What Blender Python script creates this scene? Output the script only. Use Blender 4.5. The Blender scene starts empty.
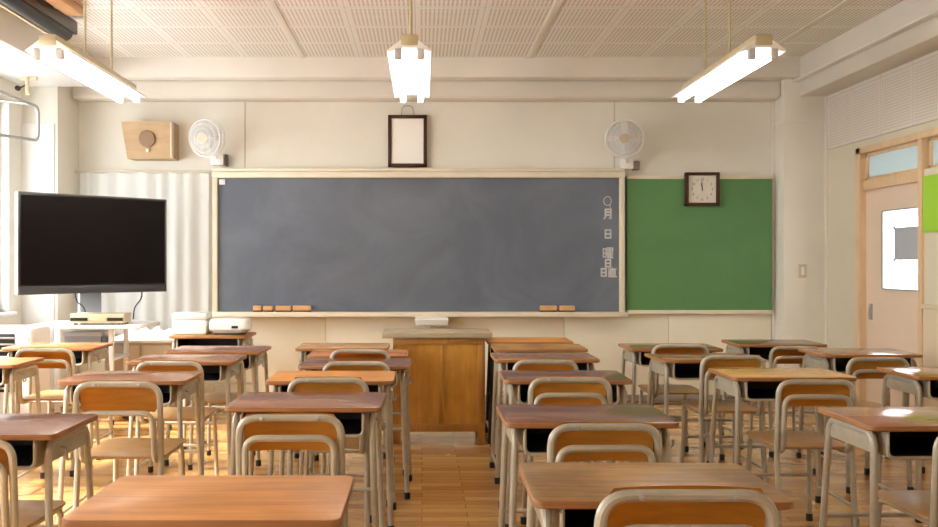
import bpy, bmesh, math, random
from mathutils import Vector, Matrix
random.seed(7)
sc = bpy.context.scene
COL = sc.collection
PI = math.pi

# ------------------------------------------------------------------ colour / material helpers
def lin(c):
    def f(v):
        v /= 255.0
        return v / 12.92 if v <= 0.04045 else ((v + 0.055) / 1.055) ** 2.4
    return (f(c[0]), f(c[1]), f(c[2]), 1.0)

def new_mat(name):
    m = bpy.data.materials.new(name)
    m.use_nodes = True
    nt = m.node_tree
    b = nt.nodes['Principled BSDF']
    return m, nt, b

def plain(name, rgb, rough=0.5, metal=0.0, noise=0.0, scale=8.0, coat=0.0):
    m, nt, b = new_mat(name)
    b.inputs['Roughness'].default_value = rough
    b.inputs['Metallic'].default_value = metal
    b.inputs['Coat Weight'].default_value = coat
    c = lin(rgb)
    b.inputs['Base Color'].default_value = c
    if noise > 0:
        tc = nt.nodes.new('ShaderNodeTexCoord')
        n = nt.nodes.new('ShaderNodeTexNoise')
        n.inputs['Scale'].default_value = scale
        n.inputs['Detail'].default_value = 5
        r = nt.nodes.new('ShaderNodeValToRGB')
        r.color_ramp.elements[0].position = 0.3
        r.color_ramp.elements[1].position = 0.7
        r.color_ramp.elements[0].color = (c[0]*(1-noise), c[1]*(1-noise), c[2]*(1-noise), 1)
        r.color_ramp.elements[1].color = (min(1, c[0]*(1+noise*.5)), min(1, c[1]*(1+noise*.5)), min(1, c[2]*(1+noise*.5)), 1)
        nt.links.new(tc.outputs['Object'], n.inputs['Vector'])
        nt.links.new(n.outputs['Fac'], r.inputs['Fac'])
        nt.links.new(r.outputs['Color'], b.inputs['Base Color'])
    return m

def wood(name, rgb, rough=0.3, var=0.35, stretch=(2.5, 30, 30), blotch=0.15, coat=0.0):
    m, nt, b = new_mat(name)
    c = lin(rgb)
    tc = nt.nodes.new('ShaderNodeTexCoord')
    oi = nt.nodes.new('ShaderNodeObjectInfo')
    add = nt.nodes.new('ShaderNodeVectorMath'); add.operation = 'ADD'
    mulr = nt.nodes.new('ShaderNodeMath'); mulr.operation = 'MULTIPLY'; mulr.inputs[1].default_value = 17.0
    nt.links.new(oi.outputs['Random'], mulr.inputs[0])
    nt.links.new(tc.outputs['Object'], add.inputs[0])
    nt.links.new(mulr.outputs[0], add.inputs[1])
    mp = nt.nodes.new('ShaderNodeMapping'); mp.inputs['Scale'].default_value = stretch
    nt.links.new(add.outputs[0], mp.inputs['Vector'])
    n = nt.nodes.new('ShaderNodeTexNoise'); n.inputs['Scale'].default_value = 1.6
    n.inputs['Detail'].default_value = 7; n.inputs['Roughness'].default_value = 0.62
    nt.links.new(mp.outputs[0], n.inputs['Vector'])
    r = nt.nodes.new('ShaderNodeValToRGB')
    r.color_ramp.elements[0].position = 0.28; r.color_ramp.elements[1].position = 0.72
    k0, k1 = 1 - var, 1 + var * .55
    r.color_ramp.elements[0].color = (c[0]*k0, c[1]*k0*.95, c[2]*k0*.9, 1)
    r.color_ramp.elements[1].color = (min(1, c[0]*k1), min(1, c[1]*k1), min(1, c[2]*k1), 1)
    nt.links.new(n.outputs['Fac'], r.inputs['Fac'])
    n2 = nt.nodes.new('ShaderNodeTexNoise'); n2.inputs['Scale'].default_value = 5; n2.inputs['Detail'].default_value = 4
    nt.links.new(add.outputs[0], n2.inputs['Vector'])
    r2 = nt.nodes.new('ShaderNodeValToRGB')
    r2.color_ramp.elements[0].position = 0.35; r2.color_ramp.elements[1].position = 0.65
    r2.color_ramp.elements[0].color = (1-blotch, 1-blotch*1.1, 1-blotch*1.2, 1); r2.color_ramp.elements[1].color = (1, 1, 1, 1)
    nt.links.new(n2.outputs['Fac'], r2.inputs['Fac'])
    mx = nt.nodes.new('ShaderNodeMix'); mx.data_type = 'RGBA'; mx.blend_type = 'MULTIPLY'; mx.inputs['Factor'].default_value = 1
    nt.links.new(r.outputs['Color'], mx.inputs['A']); nt.links.new(r2.outputs['Color'], mx.inputs['B'])
    nt.links.new(mx.outputs['Result'], b.inputs['Base Color'])
    b.inputs['Roughness'].default_value = rough
    b.inputs['Specular IOR Level'].default_value = .35
    b.inputs['Coat Weight'].default_value = coat
    b.inputs['Coat Roughness'].default_value = 0.12
    return m

def pane_mat(name, tint=(1, 1, 1), gloss=0.08):
    m = bpy.data.materials.new(name); m.use_nodes = True
    nt = m.node_tree; nt.nodes.clear()
    o = nt.nodes.new('ShaderNodeOutputMaterial')
    t = nt.nodes.new('ShaderNodeBsdfTransparent'); t.inputs['Color'].default_value = (*tint, 1)
    g = nt.nodes.new('ShaderNodeBsdfGlossy'); g.inputs['Roughness'].default_value = 0.02
    mx = nt.nodes.new('ShaderNodeMixShader'); mx.inputs[0].default_value = gloss
    nt.links.new(t.outputs[0], mx.inputs[1]); nt.links.new(g.outputs[0], mx.inputs[2])
    nt.links.new(mx.outputs[0], o.inputs['Surface'])
    return m

def emit(name, rgb, s):
    m, nt, b = new_mat(name)
    b.inputs['Base Color'].default_value = lin(rgb)
    b.inputs['Emission Color'].default_value = lin(rgb)
    b.inputs['Emission Strength'].default_value = s
    return m

# ------------------------------------------------------------------ mesh helpers
def box(bm, x0, x1, y0, y1, z0, z1, mi=0, bev=0.0, seg=2):
    g = bmesh.ops.create_cube(bm, size=1.0)
    vs = g['verts']
    for v in vs:
        v.co = Vector(((x0+x1)/2 + v.co.x*(x1-x0), (y0+y1)/2 + v.co.y*(y1-y0), (z0+z1)/2 + v.co.z*(z1-z0)))
    fs = list({f for v in vs for f in v.link_faces})
    for f in fs: f.material_index = mi
    if bev > 0:
        es = list({e for v in vs for e in v.link_edges})
        r = bmesh.ops.bevel(bm, geom=es, offset=bev, segments=seg, affect='EDGES', profile=0.5)
        for f in r['faces']: f.material_index = mi
    return vs

def prism(bm, pts, z0, z1, mi=0, mi_side=None, bev=0.0):
    """outline pts (x,y) extruded along z"""
    if mi_side is None: mi_side = mi
    n = len(pts)
    cx = sum(p[0] for p in pts)/n; cy = sum(p[1] for p in pts)/n
    rings = []
    if bev > 0:
        prof = [(z0, bev), (z0+bev, 0), (z1-bev, 0), (z1-bev*.3, bev*.3), (z1, bev)]
    else:
        prof = [(z0, 0), (z1, 0)]
    hx = max(abs(p[0]-cx) for p in pts); hy = max(abs(p[1]-cy) for p in pts)
    for z, ins in prof:
        sx, sy = (hx-ins)/hx, (hy-ins)/hy
        rings.append([bm.verts.new((cx+(p[0]-cx)*sx, cy+(p[1]-cy)*sy, z)) for p in pts])
    for a, b_ in zip(rings, rings[1:]):
        for i in range(n):
            f = bm.faces.new((a[i], a[(i+1) % n], b_[(i+1) % n], b_[i])); f.material_index = mi_side
    f = bm.faces.new(list(reversed(rings[0]))); f.material_index = mi_side
    f = bm.faces.new(rings[-1]); f.material_index = mi

def rrect(x0, x1, y0, y1, r, n=5):
    out = []
    for cx, cy, a in ((x1-r, y0+r, -90), (x1-r, y1-r, 0), (x0+r, y1-r, 90), (x0+r, y0+r, 180)):
        for k in range(n+1):
            t = math.radians(a + 90*k/n)
            out.append((cx+r*math.cos(t), cy+r*math.sin(t)))
    return out

def fillet(pts, r, n=6):
    pts = [Vector(p) for p in pts]
    out = [pts[0]]
    for i in range(1, len(pts)-1):
        p, a, b_ = pts[i], pts[i-1], pts[i+1]
        d1 = (a-p); d2 = (b_-p)
        rr = min(r, d1.length*.49, d2.length*.49)
        s = p + d1.normalized()*rr; e = p + d2.normalized()*rr
        for k in range(n+1):
            t = k/n
            out.append(s*(1-t)**2 + p*2*t*(1-t) + e*t*t)
    out.append(pts[-1])
    return out

def tube(bm, pts, r, seg=10, mi=0, closed=False, caps=True):
    pts = [Vector(p) for p in pts]
    n = len(pts)
    def tan(i):
        if closed: return (pts[(i+1) % n]-pts[i-1]).normalized()
        if i == 0: return (pts[1]-pts[0]).normalized()
        if i == n-1: return (pts[-1]-pts[-2]).normalized()
        return ((pts[i+1]-pts[i]).normalized()+(pts[i]-pts[i-1]).normalized()).normalized()
    t0 = tan(0)
    up = Vector((0, 0, 1)) if abs(t0.z) < .9 else Vector((1, 0, 0))
    nrm = (up - t0*up.dot(t0)).normalized()
    rings = []
    for i in range(n):
        t = tan(i)
        nrm = (nrm - t*nrm.dot(t)).normalized()
        bi = t.cross(nrm)
        rings.append([bm.verts.new(pts[i] + (nrm*math.cos(2*PI*k/seg)+bi*math.sin(2*PI*k/seg))*r) for k in range(seg)])
    rng = range(n if closed else n-1)
    for i in rng:
        a, b_ = rings[i], rings[(i+1) % n]
        for k in range(seg):
            f = bm.faces.new((a[k], a[(k+1) % seg], b_[(k+1) % seg], b_[k])); f.material_index = mi
    if caps and not closed:
        bm.faces.new(list(reversed(rings[0]))).material_index = mi
        bm.faces.new(rings[-1]).material_index = mi

def lathe(bm, prof, seg=24, mi=0, M=None):
    """profile (r, z) about z"""
    rings = []
    for r, z in prof:
        ring = []
        for k in range(seg):
            a = 2*PI*k/seg
            v = Vector((r*math.cos(a), r*math.sin(a), z))
            if M is not None: v = M @ v
            ring.append(bm.verts.new(v))
        rings.append(ring)
    for a, b_ in zip(rings, rings[1:]):
        for k in range(seg):
            bm.faces.new((a[k], a[(k+1) % seg], b_[(k+1) % seg], b_[k])).material_index = mi
    bm.faces.new(list(reversed(rings[0]))).material_index = mi
    bm.faces.new(rings[-1]).material_index = mi

def obj(name, bm, mats, parent=None, smooth=35):
    bmesh.ops.recalc_face_normals(bm, faces=bm.faces[:])
    me = bpy.data.meshes.new(name)
    bm.to_mesh(me); bm.free()
    for m in (mats if isinstance(mats, (list, tuple)) else [mats]): me.materials.append(m)
    if smooth:
        me.polygons.foreach_set('use_smooth', [True]*len(me.polygons))
        me.set_sharp_from_angle(angle=math.radians(smooth))
    o = bpy.data.objects.new(name, me)
    COL.objects.link(o)
    if parent is not None: o.parent = parent
    return o

def B(): return bmesh.new()

def thing(name, label, cat, loc=(0, 0, 0), rz=0.0, group=None):
    o = bpy.data.objects.new(name, None)
    o.empty_display_size = .1
    COL.objects.link(o)
    o.location = loc; o.rotation_euler = (0, 0, rz)
    return tag(o, label, cat, group)

def tag(o, label, cat, group=None):
    o['label'] = label; o['category'] = cat
    if group: o['group'] = group
    return o

def struct(name, bm, m, parent=None, smooth=35):
    o = obj(name, bm, m, parent, smooth)
    if parent is None: o['kind'] = 'structure'
    return o

def dup(root, loc, rz, label):
    r = root.copy(); COL.objects.link(r)
    r.location = loc; r.rotation_euler = (0, 0, rz); r['label'] = label
    for ch in list(root.children):
        c = ch.copy(); COL.objects.link(c); c.parent = r
        for g in list(ch.children):
            d = g.copy(); COL.objects.link(d); d.parent = c
    return r

# ------------------------------------------------------------------ camera
F = 880.0; CX = 422.0; CY = 264.0; EYE = 1.25
cam_d = bpy.data.cameras.new('camera')
cam_d.sensor_width = 36.0; cam_d.lens = F/938*36
cam_d.shift_x = (469-CX)/938; cam_d.shift_y = (CY-263.5)/938
cam_d.clip_start = 0.02
cam = bpy.data.objects.new('camera', cam_d); COL.objects.link(cam)
cam.location = (0, 0, EYE); cam.rotation_euler = (PI/2, 0, 0)
sc.camera = cam

def PX(x, Y): return (x-CX)*Y/F
def PZ(y, Y): return EYE + (CY-y)*Y/F

# ------------------------------------------------------------------ room dims
YB = 8.05; XR = 3.60; XL = -3.45; ZC = 3.07; Y0 = -1.6

# ------------------------------------------------------------------ materials
def wall_mat(name, rgb, rough=.7):
    return plain(name, rgb, rough, 0, .07, 1.3)
M_wall = wall_mat('cream_wall_paint', (231, 228, 217))
M_wain = plain('cream_wainscot_board', (236, 231, 210), .45, 0, .04, 2)
M_beam = wall_mat('beam_paint', (224, 219, 209))
M_trimw = plain('white_trim', (232, 228, 218), .45)
M_base = plain('grey_baseboard', (150, 140, 134), .5)
M_white = plain('white_plastic', (238, 238, 236), .35)
M_whitep = plain('white_paint', (236, 236, 234), .5)
M_dwood = wood('door_frame_wood', (226, 198, 160), .4, .08, (20, 20, 2), .06)
M_door = plain('door_leaf_paint', (226, 205, 184), .45, 0, .03, 2)
M_alu = plain('aluminium', (176, 176, 174), .35, .6)
M_frame = plain('beige_steel_paint', (180, 173, 154), .3, .15, .14, 22)
M_framed = plain('dark_steel_paint', (46, 42, 40), .4, .2)
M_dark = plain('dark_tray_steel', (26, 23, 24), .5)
M_rubber = plain('black_rubber', (38, 34, 32), .7)
M_seat = wood('seat_plywood', (178, 140, 92), .33, .18, (3, 25, 25))
M_back = wood('backrest_plywood', (198, 142, 62), .3, .2, (3, 30, 30), .12)
M_black = plain('black_gloss_plastic', (14, 12, 13), .3)
M_screen = plain('tv_screen', (14, 8, 8), .3)
M_screen.node_tree.nodes['Principled BSDF'].inputs['Specular IOR Level'].default_value = .15
M_grey = plain('blue_grey_plastic', (150, 158, 168), .5)
M_beige = plain('beige_cabinet', (192, 176, 152), .5)
M_glass = pane_mat('window_pane')
M_frost = pane_mat('door_glass', (.97, .98, 1), .06)
M_trans, _nt, _b = new_mat('frosted_transom_glass')
_b.inputs['Base Color'].default_value = lin((206, 222, 228)); _b.inputs['Roughness'].default_value = .35
_t = _nt.nodes.new('ShaderNodeBsdfTranslucent'); _t.inputs['Color'].default_value = lin((176, 190, 192))
_m = _nt.nodes.new('ShaderNodeMixShader'); _m.inputs[0].default_value = .3
_nt.links.new(_b.outputs[0], _m.inputs[1]); _nt.links.new(_t.outputs[0], _m.inputs[2])
_nt.links.new(_m.outputs[0], _nt.nodes['Material Output'].inputs['Surface'])
M_brown = wood('dark_brown_frame', (74, 40, 28), .35, .3)
M_paper = plain('white_paper', (248, 246, 240), .7)
M_chalk = plain('white_chalk_paint', (225, 226, 226), .8)
M_lampmetal = plain('lamp_metal', (196, 182, 146), .4, .2)
M_refl = plain('lamp_reflector', (246, 246, 242), .4)
M_tube = emit('fluorescent_tube_glow', (255, 251, 242), 6.0)
M_socket = plain('lamp_holder_plastic', (200, 198, 194), .5)
M_edge = wood('plywood_edge', (164, 114, 66), .4, .2, (3, 30, 60))

# blackboard, slate grey with chalk smears
def board_mat(name, rgb, smear, sc_=1.2):
    m, nt, b = new_mat(name)
    c = lin(rgb); s = lin(smear)
    tc = nt.nodes.new('ShaderNodeTexCoord')
    mp = nt.nodes.new('ShaderNodeMapping'); mp.inputs['Scale'].default_value = (1.2, 1, 1.4); mp.inputs['Rotation'].default_value = (0, .5, 0)
    n = nt.nodes.new('ShaderNodeTexNoise'); n.inputs['Scale'].default_value = sc_; n.inputs['Detail'].default_value = 8
    n.inputs['Roughness'].default_value = .6; n.inputs['Distortion'].default_value = .8
    nt.links.new(tc.outputs['Object'], mp.inputs['Vector']); nt.links.new(mp.outputs[0], n.inputs['Vector'])
    r = nt.nodes.new('ShaderNodeValToRGB')
    r.color_ramp.elements[0].position = .4; r.color_ramp.elements[1].position = .75
    r.color_ramp.elements[0].color = c; r.color_ramp.elements[1].color = s
    nt.links.new(n.outputs['Fac'], r.inputs['Fac']); nt.links.new(r.outputs['Color'], b.inputs['Base Color'])
    b.inputs['Roughness'].default_value = .55
    return m
M_board = board_mat('slate_board', (94, 102, 115), (114, 122, 134))
M_green = board_mat('green_felt', (86, 132, 80), (94, 142, 86))

# parquet floor
def floor_mat():
    m, nt, b = new_mat('parquet_floor')
    g = nt.nodes.new('ShaderNodeNewGeometry')
    br = nt.nodes.new('ShaderNodeTexBrick')
    br.inputs['Scale'].default_value = 1.0
    br.inputs['Brick Width'].default_value = .45; br.inputs['Row Height'].default_value = .075
    br.inputs['Mortar Size'].default_value = .0016; br.inputs['Bias'].default_value = 0.0
    br.inputs['Color1'].default_value = lin((220, 172, 102)); br.inputs['Color2'].default_value = lin((176, 122, 66))
    br.inputs['Mortar'].default_value = lin((112, 70, 36))
    nt.links.new(g.outputs['Position'], br.inputs['Vector'])
    mp = nt.nodes.new('ShaderNodeMapping'); mp.inputs['Scale'].default_value = (3, 40, 1)
    n = nt.nodes.new('ShaderNodeTexNoise'); n.inputs['Scale'].default_value = 2; n.inputs['Detail'].default_value = 6
    nt.links.new(g.outputs['Position'], mp.inputs['Vector']); nt.links.new(mp.outputs[0], n.inputs['Vector'])
    r = nt.nodes.new('ShaderNodeValToRGB')
    r.color_ramp.elements[0].position = .3; r.color_ramp.elements[1].position = .7
    r.color_ramp.elements[0].color = (.72, .68, .62, 1); r.color_ramp.elements[1].color = (1, 1, 1, 1)
    nt.links.new(n.outputs['Fac'], r.inputs['Fac'])
    n3 = nt.nodes.new('ShaderNodeTexNoise'); n3.inputs['Scale'].default_value = 1.1; n3.inputs['Detail'].default_value = 3
    nt.links.new(g.outputs['Position'], n3.inputs['Vector'])
    mx = nt.nodes.new('ShaderNodeMix'); mx.data_type = 'RGBA'; mx.blend_type = 'MULTIPLY'; mx.inputs['Factor'].default_value = 1
    nt.links.new(br.outputs['Color'], mx.inputs['A']); nt.links.new(r.outputs['Color'], mx.inputs['B'])
    nt.links.new(mx.outputs['Result'], b.inputs['Base Color'])
    mr = nt.nodes.new('ShaderNodeMapRange'); mr.inputs['To Min'].default_value = .16; mr.inputs['To Max'].default_value = .34
    nt.links.new(n3.outputs['Fac'], mr.inputs['Value']); nt.links.new(mr.outputs[0], b.inputs['Roughness'])
    b.inputs['Coat Weight'].default_value = .4; b.inputs['Coat Roughness'].default_value = .15
    return m
M_floor = floor_mat()

# perforated ceiling board: holes on a grid, tile joints
def perforated(name, rgb, hole, tile=.5, offx=-.05, offy=.25, pitch=.03125, swap=False, joint=.006, rad=.27):
    m, nt, b = new_mat(name)
    L = nt.links.new
    g = nt.nodes.new('ShaderNodeNewGeometry')
    sep = nt.nodes.new('ShaderNodeSeparateXYZ'); L(g.outputs['Position'], sep.inputs[0])
    u, v = (sep.outputs['Y'], sep.outputs['Z']) if swap else (sep.outputs['X'], sep.outputs['Y'])
    def mth(op, a, b_=None, c=None):
        n = nt.nodes.new('ShaderNodeMath'); n.operation = op
        for i, s in enumerate((a, b_, c)):
            if s is None: continue
            if isinstance(s, (int, float)): n.inputs[i].default_value = s
            else: L(s, n.inputs[i])
        return n.outputs[0]
    def cell(s, off, p):
        d = mth('DIVIDE', mth('SUBTRACT', s, off), p)
        return mth('FRACT', d)
    tu, tv = cell(u, offx, tile), cell(v, offy, tile)
    # distance to joints in metres
    def edge(t): return mth('MULTIPLY', mth('SUBTRACT', .5, mth('ABSOLUTE', mth('SUBTRACT', t, .5))), tile)
    eu, ev = edge(tu), edge(tv)
    em = mth('MINIMUM', eu, ev)
    hu = mth('SUBTRACT', mth('FRACT', mth('DIVIDE', mth('MULTIPLY', tu, tile), pitch)), .5)
    hv = mth('SUBTRACT', mth('FRACT', mth('DIVIDE', mth('MULTIPLY', tv, tile), pitch)), .5)
    d = mth('SQRT', mth('ADD', mth('MULTIPLY', hu, hu), mth('MULTIPLY', hv, hv)))
    holem = mth('MULTIPLY', mth('LESS_THAN', d, rad), mth('GREATER_THAN', em, .022))
    jm = mth('LESS_THAN', em, joint*.5)
    n = nt.nodes.new('ShaderNodeTexNoise'); n.inputs['Scale'].default_value = 1.5
    L(g.outputs['Position'], n.inputs['Vector'])
    c = lin(rgb)
    r = nt.nodes.new('ShaderNodeValToRGB'); r.color_ramp.elements[0].color = tuple(x*.92 for x in c[:3])+(1,); r.color_ramp.elements[1].color = c
    L(n.outputs['Fac'], r.inputs['Fac'])
    m1 = nt.nodes.new('ShaderNodeMix'); m1.data_type = 'RGBA'; L(holem, m1.inputs['Factor']); L(r.outputs['Color'], m1.inputs['A']); m1.inputs['B'].default_value = lin(hole)
    m2 = nt.nodes.new('ShaderNodeMix'); m2.data_type = 'RGBA'; L(jm, m2.inputs['Factor']); L(m1.outputs['Result'], m2.inputs['A']); m2.inputs['B'].default_value = lin(tuple(int(x*.84) for x in rgb))
    L(m2.outputs['Result'], b.inputs['Base Color'])
    b.inputs['Roughness'].default_value = .8
    return m
M_ceil = perforated('perforated_ceiling_board', (242, 240, 233), (170, 148, 130), rad=.25)
M_acoust = perforated('perforated_wall_board', (222, 215, 206), (178, 166, 154), .45, 6.9, 2.26, .0225, True, .005, .22)

# ------------------------------------------------------------------ setting
bm = B(); box(bm, XL-.2, XR+.15, Y0, YB+.1, -.1, 0); struct('floor', bm, M_floor)
bm = B(); box(bm, XL-.2, XR+.15, Y0, YB+.1, ZC, ZC+.1); struct('ceiling', bm, M_ceil)
bm = B(); box(bm, XL-.2, XR+.15, YB, YB+.12, 0, ZC); struct('wall_back', bm, M_wall)
bm = B(); box(bm, XL-.2, XR+.15, Y0-.12, Y0, 0, ZC); struct('wall_rear', bm, M_wall)
# back wainscot boards below the blackboards
bm = B()
edges = [-3.13, -1.9, -.88, .2, 1.30, 2.25, 3.19]
for a, b_ in zip(edges, edges[1:]):
    box(bm, a+.002, b_-.002, YB-.02, YB, .05, .80, 0, .003)
struct('trim_1', bm, M_wain)
bm = B(); box(bm, -3.13, 3.19, YB-.028, YB, 0, .055, 0, .004); struct('baseboard_back', bm, M_base)
# left wall with four window openings
wins = [(-1.3, .55), (.75, 2.6), (2.8, 4.75), (4.95, 7.35)]
WZ0, WZ1 = .85, 2.60
bm = B()
box(bm, XL-.2, XL, Y0, YB, 0, WZ0); box(bm, XL-.2, XL, Y0, YB, WZ1, ZC)
ys = [Y0] + [v for w in wins for v in w] + [YB]
for i in range(0, len(ys), 2): box(bm, XL-.2, XL, ys[i], ys[i+1], WZ0, WZ1)
struct('wall_left', bm, M_wall)
for i, (a, b_) in enumerate(wins):
    bm = B()
    x0, x1 = XL-.13, XL-.08
    for (p, q, r, s) in ((a, b_, WZ0, WZ0+.05), (a, b_, WZ1-.05, WZ1), (a, a+.05, WZ0, WZ1), (b_-.05, b_, WZ0, WZ1),
                         ((a+b_)/2-.03, (a+b_)/2+.03, WZ0, WZ1), (a, b_, 2.05, 2.10)):
        box(bm, x0, x1, p, q, r, s, 0, .004)
    w = struct('window_%d' % (i+1), bm, M_alu)
    bm = B(); box(bm, XL-.108, XL-.102, a+.03, b_-.03, WZ0+.03, WZ1-.03); obj('window_pane', bm, M_glass, w)
    bm = B(); box(bm, XL-.2, XL+.06, a-.03, b_+.03, WZ0-.03, WZ0, 0, .006); obj('window_sill', bm, M_whitep, w)
# right wall with door opening
DY0, DY1, DZ = 6.36, 7.20, 2.16
bm = B()
box(bm, XR, XR+.12, Y0, DY0-.9, 0, 2.26); box(bm, XR, XR+.12, DY0-.9, DY0, 0, 1.93); box(bm, XR, XR+.12, DY1+.03, YB, 0, 2.26)
box(bm, XR, XR+.12, DY0-.9, DY1+.03, 2.185, 2.26)
struct('wall_right', bm, wall_mat('right_wall_shaded', (212, 204, 183)))  # same wall paint, toned darker and warmer: the dimmer right-side light is in the colour
bm = B(); box(bm, XR-.006, XR+.12, Y0, YB, 2.262, ZC); struct('trim_2', bm, M_acoust)
bm = B(); box(bm, XR-.02, XR, Y0, DY0-.07, .05, .93, 0, .003); box(bm, XR-.035, XR, Y0, DY0-.07, .93, .965, 0, .005)
struct('trim_3', bm, plain('right_wainscot', (222, 204, 176), .45))
bm = B(); box(bm, XR-.025, XR, Y0, DY0-.07, 0, .055, 0, .004); box(bm, XR-.025, XR, DY1+.07, 7.83, 0, .055, 0, .004); struct('baseboard_right', bm, M_base)
# columns
bm = B(); box(bm, 3.22, XR+.02, 7.83, YB+.02, 0, ZC, 0, .012); struct('trim_4', bm, M_wall)
bm = B(); box(bm, 3.212, XR, 7.822, YB, 2.51, 2.53, 0, .003); box(bm, 3.195, 3.221, YB-.02, YB, 0, 2.74, 0, .003)
box(bm, XR-.018, XR+.001, 7.812, 7.831, 0, 2.74, 0, .003); struct('trim_5', bm, M_trimw)
bm = B(); box(bm, XL-.02, -3.14, 7.59, YB+.02, 0, ZC, 0, .012); struct('trim_6', bm, M_wall)
bm = B(); box(bm, XL, -3.17, 7.575, 7.59, 0.06, 2.46, 0, .004); struct('trim_7', bm, M_whitep)
# beams / bulkheads
bm = B(); box(bm, XL-.02, XR, 7.75, YB+.02, 2.895, ZC+.01, 0, .01); struct('trim_8', bm, wall_mat('bulkhead_upper', (232, 227, 218)))
bm = B(); box(bm, -3.14, 3.22, 7.87, YB+.02, 2.73, 2.9, 0, .035, 4); struct('trim_9', bm, M_beam)
bm = B(); box(bm, 3.33, XR+.02, Y0, 7.84, 2.88, ZC+.01, 0, .006); box(bm, 3.36, XR+.02, Y0, 7.84, 2.74, 2.88, 0, .012); struct('trim_10', bm, M_beam)
bm = B(); box(bm, 3.30, 3.37, Y0, 7.84, 2.868, 2.89, 0, .006); struct('trim_11', bm, M_trimw)
bm = B(); box(bm, XL-.02, -2.88, Y0, 7.60, 2.78, ZC+.01, 0, .01); struct('trim_12', bm, M_whitep)
# ceiling joint strips
k = 13
for x in (-1.05, .95, 2.95):
    bm = B(); box(bm, x-.028, x+.028, Y0, 7.76, ZC-.006, ZC+.002, 0, .002); struct('trim_%d' % k, bm, M_wall); k += 1
# wall seams above the blackboard: narrow cover strips
bm = B()
for x in (-1.62, 1.76): box(bm, x-.006, x+.006, YB-.005, YB, 2.12, 2.74)
struct('trim_%d' % k, bm, wall_mat('seam_strip', (205, 196, 178))); k += 1

# door
bm = B()
T = XR-.02
box(bm, T, XR+.13, DY1, DY1+.075, 0, 2.20, 0, .004)
box(bm, T, XR+.13, DY0-.9, DY1+.075, 2.15, 2.20, 0, .004)
box(bm, XR+.005, XR+.13, DY0-.9, DY1, 1.85, 1.93, 0, .004)
box(bm, T, XR+.13, DY0-.055, DY0, 0, 2.16, 0, .004)
door = struct('door_1', bm, M_dwood)
bm = B()
LX0, LX1 = XR+.035, XR+.07
G = (6.38, 6.93, 1.06, 1.66)
box(bm, LX0, LX1, G[1], DY1, .01, 1.85); box(bm, LX0, LX1, DY0, G[0], .01, 1.85)
box(bm, LX0, LX1, G[0], G[1], .01, G[2]); box(bm, LX0, LX1, G[0], G[1], G[3], 1.85)
obj('door_leaf', bm, M_door, door, 0)
bm = B(); box(bm, LX0-.012, LX0+.002, G[1]-.012, G[1]+.012, G[2], G[3]); box(bm, LX0-.012, LX0+.002, G[0], G[1], G[2]-.012, G[2]); box(bm, LX0-.012, LX0+.002, G[0], G[1], G[3], G[3]+.012)
obj('glazing_bead', bm, M_alu, door)
bm = B(); box(bm, LX0+.012, LX0+.018, G[0], G[1], G[2], G[3]); obj('door_pane', bm, M_frost, door)
bm = B(); box(bm, LX0-.014, LX0+.002, 7.10, 7.14, .80, .93, 0, .004); box(bm, LX0-.02, LX0, 7.112, 7.128, .83, .90, 0, .004); obj('door_handle', bm, M_alu, door)
# transom panes
for a, b_ in ((DY0, DY1), (DY0-.9, DY0-.055)):
    bm = B()
    for p, q, r, s in ((a, a+.035, 1.93, 2.15), (b_-.035, b_, 1.93, 2.15), (a, b_, 1.93, 1.955), (a, b_, 2.125, 2.15)):
        box(bm, XR+.03, XR+.06, p, q, r, s, 0, .003)
    t = obj('transom_sash', bm, M_dwood, door)
    bm = B(); box(bm, XR+.042, XR+.047, a+.03, b_-.03, 1.95, 2.13); obj('transom_pane', bm, M_trans, t)
bm = B(); box(bm, XR+.012, XR+.031, 6.378, 6.392, 2.01, 2.06, 0, .002); obj('transom_latch', bm, M_rubber, door)
# corridor outside the door: floor and far wall
bm = B(); box(bm, XR+.15, 6.2, 3.5, 9.0, -.1, 0); struct('floor_corridor', bm, plain('corridor_floor', (190, 180, 165), .4))
# paper taped on the door glass
nt_ = thing('paper_notice', 'grey paper sheet taped on the glass of the classroom door', 'notice', (LX0+.008, 6.605, 1.405))
bm = B(); box(bm, -.0008, .0008, -.185, .185, -.125, .125); obj('sheet', bm, plain('grey_paper', (172, 176, 184), .8), nt_, 0)
for sy in (-1, 1):
    for sz in (-1, 1):
        bm = B(); box(bm, -.0018, .0002, sy*.185-.015, sy*.185+.015, sz*.125-.012, sz*.125+.012); obj('tape', bm, plain('tape', (120, 124, 132), .5), nt_, 0)
# green notice sheet to the right of the door
bm = B()
pts = []
for i in range(9):
    y = -.02 - i*.075
    w = .006 + .004*math.sin(i*1.3)
    pts.append((y, w))
for (ya, wa), (yb, wb) in zip(pts, pts[1:]):
    v = [bm.verts.new(c) for c in ((-wa, ya, 1.475), (-wb, yb, 1.475), (-wb, yb, 1.875), (-wa, ya, 1.875))]
    bm.faces.new(v)
bmesh.ops.remove_doubles(bm, verts=bm.verts[:], dist=.0001)
r_ = bmesh.ops.extrude_face_region(bm, geom=bm.faces[:])
for v in [g for g in r_['geom'] if isinstance(g, bmesh.types.BMVert)]: v.co.x += .003
o = obj('notice_sheet', bm, plain('lime_green_paper', (160, 208, 62), .6), None)
o.location = (XR-.0115, DY0-.045, 0)
tag(o, 'bright lime green sheet hung on the right wall beside the door', 'notice')

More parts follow.
